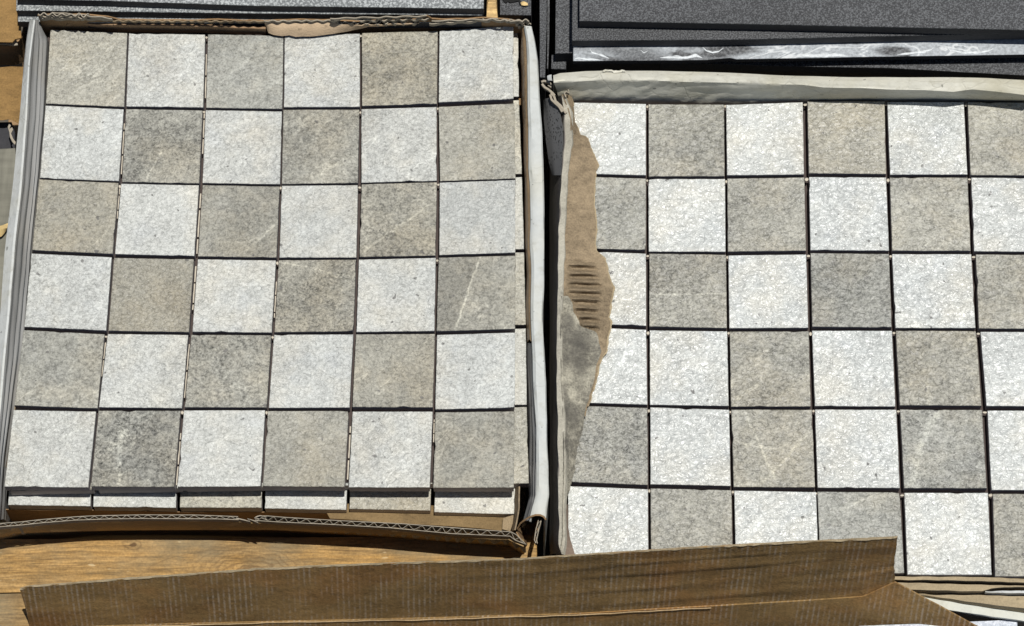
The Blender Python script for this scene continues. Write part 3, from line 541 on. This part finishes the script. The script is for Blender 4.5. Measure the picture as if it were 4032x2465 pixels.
# ------------------------------------------------------------------ right box
BR = thing('cardboard_box', at(3150, 1330, -40), 'open white coated cardboard box with a torn kraft flap holding the right tile sheet', 'cardboard box', 'open boxes of tile sheets')
prism('box_floor', L([(2215, 380), (4130, 380), (4240, 2290), (2215, 2260)], -112), 1.5, KRAFTD, BR, 40, 0, .2)
prism('packing_block', L([(2300, 440), (4080, 440), (4170, 2210), (2300, 2200)], -10.2), 20, MESH, BR, 60, 0, .2)
bk = L([(2178, 297), (2205, 288), (2305, 280), (2414, 277), (2579, 279), (2725, 281.5), (2871, 287), (3150, 300), (3388, 304), (3753, 305), (3899, 308), (4060, 317)], 21)
ed = L([(2180, 326), (2250, 321), (2360, 316), (2542, 317), (2761, 323), (2980, 329), (3150, 334), (3242, 345), (3388, 346), (3497, 352), (3640, 354), (3753, 361), (3826, 352), (3920, 360), (4060, 376)], 22)
cr = [a.lerp(b, .55)+Vector((0, 0, .003)) for a, b in zip(resample(bk, 40), resample(ed, 40))]
mid = L([(2190, 352), (2360, 349), (2700, 353), (3000, 362), (3300, 369), (3600, 374), (3800, 378), (4060, 390)], 11)
bot = L([(2205, 396), (2360, 392), (2700, 398), (2900, 399), (3100, 396), (3400, 393), (3700, 393), (4060, 397)], -2)
def puckers(u, v, w):
    if v < .45: return Vector()
    a = noise.noise(Vector((u*34+v*9, v*5, 0)))*(1-u)+.5*noise.noise(Vector((u*8, v*14, 3)))
    return Vector((0, -1.3*a*math.sin((v-.45)/.55*math.pi), .8*a))
strip('back_wall', [shift(bk, 0, 1.5, -134), bk, cr, ed, mid, bot, shift(bot, 0, .3, -18)], CREAM, BR, n=190, m=5, thick=1.0, jit=.35, jsc=40, fn=puckers)
strip('ragged_piece', [L([(2372, 274), (2395, 273), (2398, 278), (2440, 276), (2462, 277)], 24.5), L([(2376, 282), (2410, 284), (2462, 283)], 24.6)], CREAM, BR, n=24, thick=.5, jit=1.2, jsc=400)
# left wall: shaded outside, pale rim, torn liner folded over the tiles
ry = (376, 440, 560, 640, 760, 900, 1000, 1150, 1300, 1500, 1600, 1800, 1900, 2000, 2060, 2110, 2148, 2182)
rl_ = (2210, 2221, 2221, 2214, 2207, 2200, 2198, 2196, 2194, 2192, 2196, 2198, 2197, 2199, 2202, 2199, 2199, 2211)
rr_ = (2222, 2249, 2252, 2240, 2231, 2224, 2222, 2216, 2212, 2216, 2222, 2226, 2226, 2222, 2222, 2224, 2221, 2216)
rimL = [at(x, y, 10) for x, y in zip(rl_, ry)]; rimR = [at(x, y, 11.5) for x, y in zip(rr_, ry)]
base_ = [at(2164 if y > 700 else 2150+(y-376)*.043, y, -44) for y in ry]
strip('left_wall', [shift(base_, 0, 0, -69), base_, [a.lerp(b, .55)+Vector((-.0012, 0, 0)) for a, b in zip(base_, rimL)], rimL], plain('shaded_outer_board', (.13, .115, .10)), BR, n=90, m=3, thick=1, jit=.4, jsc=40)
pa = L([(2150, 395), (2152, 470), (2160, 560), (2172, 640), (2184, 690)], -4); pb = L([(2176, 385), (2204, 432), (2219, 500), (2220, 580), (2211, 690)], 8.4)
strip('printed_panel', [shift(pa, -1.6, 0, 0), [a.lerp(q, .5)+Vector((-.0026, 0, 0)) for a, q in zip(pa, pb)], shift(pb, -.6, 0, 0)], PRINT, BR, n=40, m=4, thick=.5, jit=.3)
strip('left_wall_rim', [shift(rimL, 0, 0, -2), rimL, rimR, shift(rimR, 1.2, 0, -3)], kraft('scuffed_pale_rim', (.40, .375, .305), .3), BR, n=130, m=3, thick=.6, jit=.55, jsc=90)
er = [(2226, 364), (2236, 368), (2246, 373), (2256, 392), (2260, 430), (2263, 478), (2276, 502), (2285, 531), (2304, 535), (2316, 547), (2326, 582), (2336, 606), (2350, 636), (2356, 651), (2345, 676), (2342, 712), (2340, 760), (2338, 802), (2345, 852), (2348, 902), (2342, 962), (2346, 986), (2363, 1002), (2380, 1018), (2388, 1050), (2395, 1085), (2403, 1112), (2416, 1132), (2410, 1160), (2403, 1192), (2400, 1228), (2395, 1246), (2404, 1268), (2401, 1292), (2391, 1330), (2387, 1382), (2370, 1406), (2356, 1442), (2352, 1472), (2345, 1506), (2336, 1532), (2328, 1556), (2322, 1582), (2312, 1604), (2306, 1640), (2300, 1690), (2284, 1740), (2272, 1790), (2266, 1850), (2252, 1905), (2242, 1935), (2230, 1972), (2224, 2010), (2226, 2060), (2228, 2110), (2216, 2172)]
el = [(2216, 372), (2240, 430), (2250, 470), (2250, 560), (2239, 640), (2230, 760), (2223, 900), (2220, 1000), (2214, 1150), (2210, 1300), (2213, 1500), (2218, 1600), (2221, 1800), (2220, 1900), (2217, 1970), (2216, 2060), (2216, 2110), (2208, 2165)]
def byy(pts, n, y0, y1):
    out = []
    for i in range(n):
        y = y0+(y1-y0)*i/(n-1)
        for (a, b), (c, d) in zip(pts, pts[1:]):
            if b <= y <= d or (c, d) == pts[-1]:
                out.append((a+(c-a)*max(0, min(1, (y-b)/(d-b))), y)); break
    return out
def grey_edge(y):
    s_ = max(0, min(1, (y-1278)/34)); s_ = s_*s_*(3-2*s_)
    w_ = abs(math.sin((y-1165)/62*math.pi))**.6*.05
    return (1-s_)*min(.38, .10+(y-1165)*.0021+w_)+s_*min(.94, .72+(y-1290)*.0019)
def flap(name, y0, y1, n, mat, u0, u1, zoff, th, k=22, grooves=False, seedx=0.):
    A, B = byy(el, n, y0, y1), byy(er, n, y0, y1); V = []
    for i in range(n):
        y = A[i][1]; wdt = B[i][0]-A[i][0]
        lo_ = u0(y) if callable(u0) else u0; hi_ = u1(y) if callable(u1) else u1
        for j in range(k):
            u = lo_+(hi_-lo_)*j/(k-1); x = A[i][0]+wdt*u
            x += (3.5*noise.noise(Vector((y*.05, seedx, 2)))+2.*noise.noise(Vector((y*.17, seedx, 5)))) if j == k-1 else 0
            z = 11.0-7.6*max(0, u)**.8+1.2*noise.noise(Vector((x*.012, y*.009, 1)))+.6*noise.noise(Vector((x*.05, y*.04, 2)))+zoff
            if grooves:
                r = max(0, min(1, (u-.08)/.06))*max(0, min(1, (.80-u+.05*noise.noise(Vector((y*.1, 0, 0))))/.05))
                r *= max(0, min(1, (y-1022)/22))*max(0, min(1, (1330-y)/20))*max(0, min(1, (u-grey_edge(y)-.01)/.06) if y > 1165 else 1)
                r *= .25+.75*max(0, math.sin(math.pi*min(1, max(0, (u-.06)/.76))))**.7
                s_ = math.sin(2*math.pi*(y-1030-6*u+2.5*noise.noise(Vector((u*4, y*.02, 0))))/34.)
                z += r*(2.1*(max(-1, s_*1.25)-.25))
            V.append(at(x, y, z))
    Fc = [(i*k+j, (i+1)*k+j, (i+1)*k+j+1, i*k+j+1) for i in range(n-1) for j in range(k-1)]
    o = link(name, V, Fc, mat, BR, True)
    if sum(p.normal.z for p in o.data.polygons) < 0: o.data.flip_normals()
    solid(o, th); return o
tag(flap('torn_ply', 380, 1600, 300, EDGE, .78, 1.035, -.9, .4, 8, seedx=8.), 'paler torn under layer')
flap('torn_kraft_flap', 372, 1640, 330, KRAFT, 0., 1., 0., .7, 26, True)
tag(flap('peeled_grey_paper', 1165, 2165, 210, GREYP, -.02, grey_edge, .55, .45, 18, seedx=3.), 'grey dirty torn paper layer')
gp = bpy.data.objects['peeled_grey_paper']; gc = WP['peeled_grey_paper']
gp.data.materials[0] = kraft('smudged_grey_paper', (.30, .28, .22), .75, dirt=(.088, .082, .070), smudge=[(at(x, y, 6)-gc, sx, sy) for x, y, sx, sy in ((2285, 1335, .010, .008), (2278, 1420, .0065, .017), (2240, 1270, .004, .007), (2226, 1720, .0025, .04), (2245, 1640, .006, .010))])
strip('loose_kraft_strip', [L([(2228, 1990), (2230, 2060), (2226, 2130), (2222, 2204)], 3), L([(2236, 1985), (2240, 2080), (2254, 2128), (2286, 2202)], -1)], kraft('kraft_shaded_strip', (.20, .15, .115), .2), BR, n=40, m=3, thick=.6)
strip('white_scrap', [L([(2196, 2150), (2186, 2205)], -22), L([(2198, 2152), (2212, 2204)], -20)], COAT, BR, n=10, m=2, thick=.6)
for a in ([(2132, 322), (2142, 318), (2160, 322), (2172, 332), (2160, 336), (2172, 342)], [(2134, 330), (2146, 344), (2160, 352), (2178, 368), (2184, 376)], [(2166, 372), (2172, 392), (2186, 405), (2202, 420), (2214, 440)], [(2170, 366), (2182, 380), (2188, 398), (2210, 418), (2226, 444), (2230, 440)]):
    ribbon('torn_fluting', L(a, 12), 4, FLUTE, BR, 1.3, (.3, .5))
strip('torn_corner', [L([(2154, 300), (2158, 318)], 18), L([(2168, 292), (2172, 316)], 20)], COAT, BR, n=10, m=2, thick=.6, jit=1.2, jsc=200)
ribbon('torn_fluting', L([(2228, 382), (2222, 366), (2230, 360), (2240, 366), (2238, 352)], 14), 3, FLUTE, BR, .8)
# front wall: folded board layers showing their edges
def layer(name, t, b, z, mat, th=14):
    return strip(name, [L(t, z), L(b, z-.4), shift(L(b, z-.4), 0, -.1, -th)], mat, BR, n=90, m=2, thick=.8, jit=.3, jsc=120)
layer('front_wall_layer', [(3250, 2266), (3533, 2270), (3631, 2270), (3900, 2273), (4080, 2281)], [(3250, 2278), (3544, 2283), (3708, 2284), (3900, 2289), (4080, 2295)], -3, EDGE)
layer('front_wall_layer', [(3250, 2290), (3564, 2294), (3810, 2301), (4080, 2308)], [(3250, 2316), (3600, 2322), (3780, 2327), (3866, 2328), (3905, 2316), (3960, 2312), (4080, 2311)], -5, EDGE)
layer('front_wall_layer', [(3560, 2338), (3680, 2343), (3849, 2343), (4080, 2350)], [(3560, 2342), (3640, 2344), (3746, 2359), (3880, 2378), (4080, 2402)], -10, EDGE)
layer('white_inner_layer', [(3880, 2330), (3950, 2326), (4080, 2326)], [(3880, 2332), (3950, 2335), (4080, 2336)], -6, COAT, 4)
wf = layer('white_front_flap', [(3560, 2322, -14), (3631, 2342, -14), (3785, 2365, -16), (4080, 2401, -20)], [(3560, 2368, -14), (3640, 2382, -14), (3731, 2401, -16), (4080, 2452, -20)], -15, coated('cream_front_flap', (.52, .53, .47)), 2)
strip('front_flap_shade', [L([(3560, 2380), (3731, 2403), (4080, 2454)], -22), L([(3560, 2480), (4080, 2520)], -62)], plain('shade_grey', (.16, .15, .125)), BR, n=30, m=2)  # grey sheet put in for the shadow below the white flap

# ------------------------------------------------------------------ brown box flap standing up in front
BF = thing('cardboard_box', at(1900, 2560, -100), 'brown cardboard box flap standing up in front of both tile boxes', 'cardboard box')
tp = [(78, 2321, 2), (110, 2311, 5), (300, 2297, 9), (520, 2278, 14), (700, 2266, 18), (1000, 2243, 24), (1250, 2231, 28), (1500, 2221, 33), (2000, 2206, 40), (2300, 2186, 46), (2700, 2160, 52), (3100, 2138, 57), (3400, 2124, 60), (3534, 2117, 61)]
tw = L(tp)
mr_ = [(105, 2410, -22), (700, 2372, -10), (1250, 2330, 2), (2000, 2302, 12), (2700, 2258, 23), (3250, 2222, 31), (3522, 2206, 33)]
fr = [(118, 2476, -44), (400, 2462, -36), (1000, 2446, -30), (1700, 2431, -26), (2300, 2412, -20), (2800, 2385, -13), (3200, 2360, -8), (3400, 2345, -4), (3524, 2288, 8)]
fl2 = [(130, 2560, -70), (1000, 2560, -64), (2300, 2560, -63), (3100, 2545, -60), (3500, 2540, -52), (3990, 2545, -34)]
mw, fw, lw = L(mr_), L(fr), L(fl2)
def sag(u, v, w):
    x = w.x*1000
    a = (1.1*noise.noise(Vector((x*.012, v*5, 0)))+.7*noise.noise(Vector((x*.006, v*12, 4))))*(.45+.55*max(0, min(1, (u-.4)/.2)))
    k = max(0, min(1, (u-.52)/.14))*max(0, min(1, (.97-u)/.12))
    s_ = (v*4.6+u*1.2+.25*noise.noise(Vector((x*.006, 2, 0)))) % 1
    band = k*2.0*(s_-1 if s_ > .12 else -s_/.12)
    return Vector((0, -(a*.5+band*.28)*min(1, v*6), 0))
def grid_flap(name, rows, n, m, fn):
    R = [resample(r, n) for r in rows]; V = []; k = (len(rows)-1)*m+1
    for i in range(n):
        for j in range(k):
            q, f = min(len(rows)-2, j//m), 0
            f = j/m-q; v = R[q][i].lerp(R[q+1][i], f); V.append(v+fn(i/(n-1), j/(k-1), v)/1000)
    Fc = [(i*k+j, (i+1)*k+j, (i+1)*k+j+1, i*k+j+1) for i in range(n-1) for j in range(k-1)]
    o = link(name, V, Fc, BROWN, BF, True)
    if sum(p.normal.y for p in o.data.polygons) > 0: o.data.flip_normals()
    solid(o, 1.0); return o
# rows are cut so that the right end keeps its slanting, torn outline
def ends(u, v, w): return sag(u, v, w)+Vector((noise.noise(w*260)*.8*(u > .985), 0, noise.noise(w*150)*.7*(v < .02)))
grid_flap('upper_flap_panel', [tw, mw, fw], 220, 16, ends)
grid_flap('lower_flap_panel', [shift(fw, 0, -.8, .2), lw], 160, 8, lambda u, v, w: sag(u, v+.5, w)*.6)
strip('torn_edge', [[v+noise.noise_vector(v*240)*.0006 for v in shift(resample(tw, 260), 0, -.3, -.3)], [v+noise.noise_vector(v*300)*.0004 for v in shift(resample(tw, 260), 0, .5, .5)]], EDGE, BF, n=260, thick=.4)
strip('fold_line', [shift(fw[:6], 0, -1.4, .35), shift(fw[:6], 0, -1.6, .0)], kraft('lit_fold', (.50, .36, .20), .3), BF, n=160, thick=.4, jit=.35, jsc=90)  # bright ridge of the fold, its light put into the colour

# ------------------------------------------------------------------ bluish tile at the bottom edge
bt_ = tag(prism('stone_tile', L([(3380, 2464), (4006, 2439), (4012, 2620), (3380, 2640)], -24), 8, (BLUE, BODY), None, 6, .2, .5), 'pale bluish stone tile cut off by the bottom edge of the picture', 'tile')

# ------------------------------------------------------------------ slabs stacked behind
def slab(px, z, label, mat=SLAB, th=8.5, group='dark porcelain slabs stacked behind the boxes', jit=.12, name='stone_slab', cat='slab'):  # the deepest are thickened, and drawn far back, to keep sun from gaps
    return tag(prism(name, L(px, z), th, (mat, SIDE), None, 7, jit, .3), label, cat, group)
PG = 'stepped pale slabs behind the left box'
slab([(66, -900), (1905, -880), (1905, 34), (1000, 22), (420, 2.5), (66, -5)], 24, 'uppermost of the stepped pale slabs behind the left box', PALE, 8, PG)
slab([(64, -900), (1899, -880), (1899, 60), (1000, 52), (420, 45), (64, 41)], 15.5, 'middle one of the stepped pale slabs behind the left box', PALE, 8, PG)
slab([(70, -900), (1896, -880), (1896, 88), (1000, 90), (420, 88), (70, 85)], 7, 'lowest stepped pale slab, touching the torn rim of the left box', PALE, 8, PG)
slab([(84, -900), (1890, -880), (1890, 80), (84, 80)], -2.5, 'slab in shadow under the stepped pale slabs', PALE, 160, PG)
slab([(1968, -900), (2094, -900), (2091, 60), (1969, 58)], 8, 'small dark slab with ragged black patches, between the wood stick and the gap', th=165)
slab([(2123, -900), (2157, -900), (2152, 100), (2146, 305), (2126, 305)], 6, 'narrow upright strip of dark slab right of the white rolled rim', th=165)
slab([(2161, -900), (2171, -900), (2163, 130), (2158, 270), (2154, 270)], -4, 'very thin dark slab strip beside the narrow upright one', th=150)
slab([(2196, -900), (2600, -900), (2600, 190), (2250, 209), (2186, 211)], 14, 'dark slab whose corner shows left of the paste smeared slab', th=170)
slab([(2172, 215), (2600, 215), (2600, 272), (2230, 272), (2170, 271)][0:1]+[(2232, 215), (2228, 273), (2170, 271)], 2, 'tiny dark speckled slab end low in the corner above the right box', th=160)
slab([(2600, 100), (4140, 100), (4140, 306), (4032, 297), (3500, 268), (3060, 260), (2850, 252), (2600, 250)], 8, 'lowest dark slab, showing at the right above the cream rim', th=9)
slab([(2270, 100), (4140, 100), (4140, 240), (2270, 236)], -6, 'dark slab deep in shadow at the bottom of the right stack', th=160)
slab([(2256, 60), (4140, 40), (4140, 213), (3400, 224), (2900, 233), (2874, 228), (2838, 231), (2780, 236), (2600, 238), (2257, 240)], 20, 'dark slab smeared with dried white paste, third in the right stack', PASTE, 5)
slab([(2262, -900), (4140, -900), (4140, 130), (3500, 142), (2900, 156), (2252, 160)], 30, 'second dark slab in the right stack, just above the paste smeared one')
slab([(2284, -900), (4140, -900), (4140, 121), (4032, 118), (3000, 96), (2281, 82)], 40, 'large dark speckled slab lying on top of the right stack')
# dried paste ridges on the smeared slab
def paste(pts, w, label):
    V = []; Fc = []; k = 7; N = 60
    P = resample(L(pts, 20), N)
    for i, c in enumerate(P):
        t = i/(N-1); r = w*max(0, math.sin(math.pi*min(.985, max(.015, t))))**.5*(.55+1.1*abs(noise.noise(c*190+Vector((0, 0, w)))))
        up = 1.3*w*noise.noise(c*130)*math.sin(math.pi*t)
        for j in range(k):
            a = math.pi*j/(k-1); V.append(c+Vector((0, (up*.35+r*math.cos(a)*(1 if a < 1.57 else .55))/1000, (.05+.34*r*math.sin(a))/1000)))
    Fc = [(i*k+j, i*k+j+1, (i+1)*k+j+1, (i+1)*k+j) for i in range(N-1) for j in range(k-1)]
    o = link('paste_ridge', V, Fc, WAX, None, True); tag(o, label, 'dried paste', 'dried paste ridges')
    if sum(p.normal.z for p in o.data.polygons) < 0: o.data.flip_normals()
paste([(3134, 225), (3170, 221), (3230, 219), (3290, 218), (3338, 223)], 2.2, 'longest white ridge of dried paste on the smeared slab')
paste([(2600, 228), (2660, 227), (2705, 226), (2740, 220), (2765, 228)], 1.8, 'white peaked ridge of dried paste on the smeared slab, left of its chipped edge')
paste([(2766, 186), (2780, 200), (2805, 208), (2830, 203), (2848, 190)], 1.1, 'curved white paste ridge ringing a bare patch above the chipped edge')
paste([(3532, 217), (3590, 209), (3640, 205), (3668, 196), (3677, 184)], 1.4, 'white paste ridge rising to the right on the smeared slab')
paste([(3726, 184), (3742, 200), (3790, 209), (3850, 207), (3890, 202), (3912, 192)], 1.6, 'hooked white paste ridge at the right of the smeared slab')
paste([(2264, 231), (2280, 230), (2310, 236), (2360, 236)], 1.3, 'small yellowish blob of paste at the left corner of the smeared slab')
paste([(2322, 192), (2330, 208), (2352, 214), (2380, 224), (2398, 230)], 1.1, 'small white paste smear near the left end of the smeared slab')
paste([(2520, 196), (2535, 208), (2552, 200)], .5, 'tiny hooked paste mark left of the peaked ridge')
# ------------------------------------------------------------------ wooden stick, scraps, left edge
st = tag(prism('wooden_stick', L([(1918, -100), (1952, -100), (1956, 20), (1961, 74), (1940, 78), (1922, 72), (1914, 76), (1916, 20)], 10), 18, STICK, None, 4, .5, 1.2), 'splintered wooden stick end between the pale slabs and a dark slab', 'stick')
tag(strip('fallen_leaf', [L([(2050, 12), (2062, 6), (2076, 9)], 11), L([(2054, 22), (2066, 24), (2080, 16)], 10)], STRAW, None, n=14, m=4, thick=.4, jit=1.4, jsc=260), 'crumpled yellowish scrap of leaf on the small dark slab', 'leaf')
tag(strip('dry_leaf', [L([(-20, 892), (10, 888), (33, 880)], -20), L([(-20, 908), (8, 903), (31, 898)], -17), L([(-20, 938), (6, 930), (27, 908)], -20)], STRAW, None, n=20, m=4, thick=.4, jit=.5, jsc=120), 'yellow dry leaf on the grey board at the left edge', 'leaf')
tag(prism('ragged_piece', [at(x, y, 9.2) for x, y in ((1974, -20), (2046, -20), (2048, 8), (2046, 22), (2040, 4), (2012, 12), (2002, 6), (1990, 12), (1982, 4))], .6, plain('flat_black', (.006, .006, .006)), None, 4, .8, .1), 'ragged black patch lying on the small dark slab', 'scrap')  # flat ragged patch in plain black
KB = thing('cardboard_box', at(20, 300, -60), 'torn tan cardboard box in the top left corner', 'cardboard box')
prism('lid_panel', L([(-120, -90), (66, -90), (66, 20), (70, 84), (82, 98), (84, 150), (60, 154), (48, 166), (-120, 163)], -6), 1.5, TAN, KB, 5, .5, .2)
strip('side_wall', [L([(-120, 180), (40, 180), (80, 165), (100, 90)], -14), L([(-120, 262), (60, 258), (104, 240), (112, 120)], -40)], plain('dark_kraft_wall', (.16, .10, .05)), KB, n=24, m=3, thick=1, jit=.6)
strip('lower_flap', [L([(-120, 268), (10, 266), (50, 262), (100, 258)], -24), L([(-120, 360), (14, 352), (44, 356), (92, 350)], -22), L([(-120, 480), (6, 478), (34, 470), (84, 486)], -25)], TAN, KB, n=50, m=10, thick=1, jit=2.2, jsc=42)
prism('torn_edge', L([(-120, 160), (48, 164), (66, 158), (70, 176), (52, 180), (30, 174), (-120, 172)], -12), 1, FLUTE, KB, 4, 1.2, .2)
tag(prism('paper_crumb', L([(38, 488), (46, 492), (40, 508), (52, 500), (54, 510), (46, 526), (56, 548), (62, 560), (60, 572), (50, 560), (44, 540), (40, 520), (34, 500)], -20), .8, FLUTE, None, 3, 1.0, .2), 'white torn crumb of paper left of the left box', 'scrap')
tag(prism('gap_shade_block', L([(-120, 482), (44, 480), (58, 520), (60, 600), (-120, 600)], -38), 10, SIDE, None, 6, .3, .3), 'black block added for the shade in the gap between tan box and grey board', 'slab')  # block coloured black to stand for shade between box and board
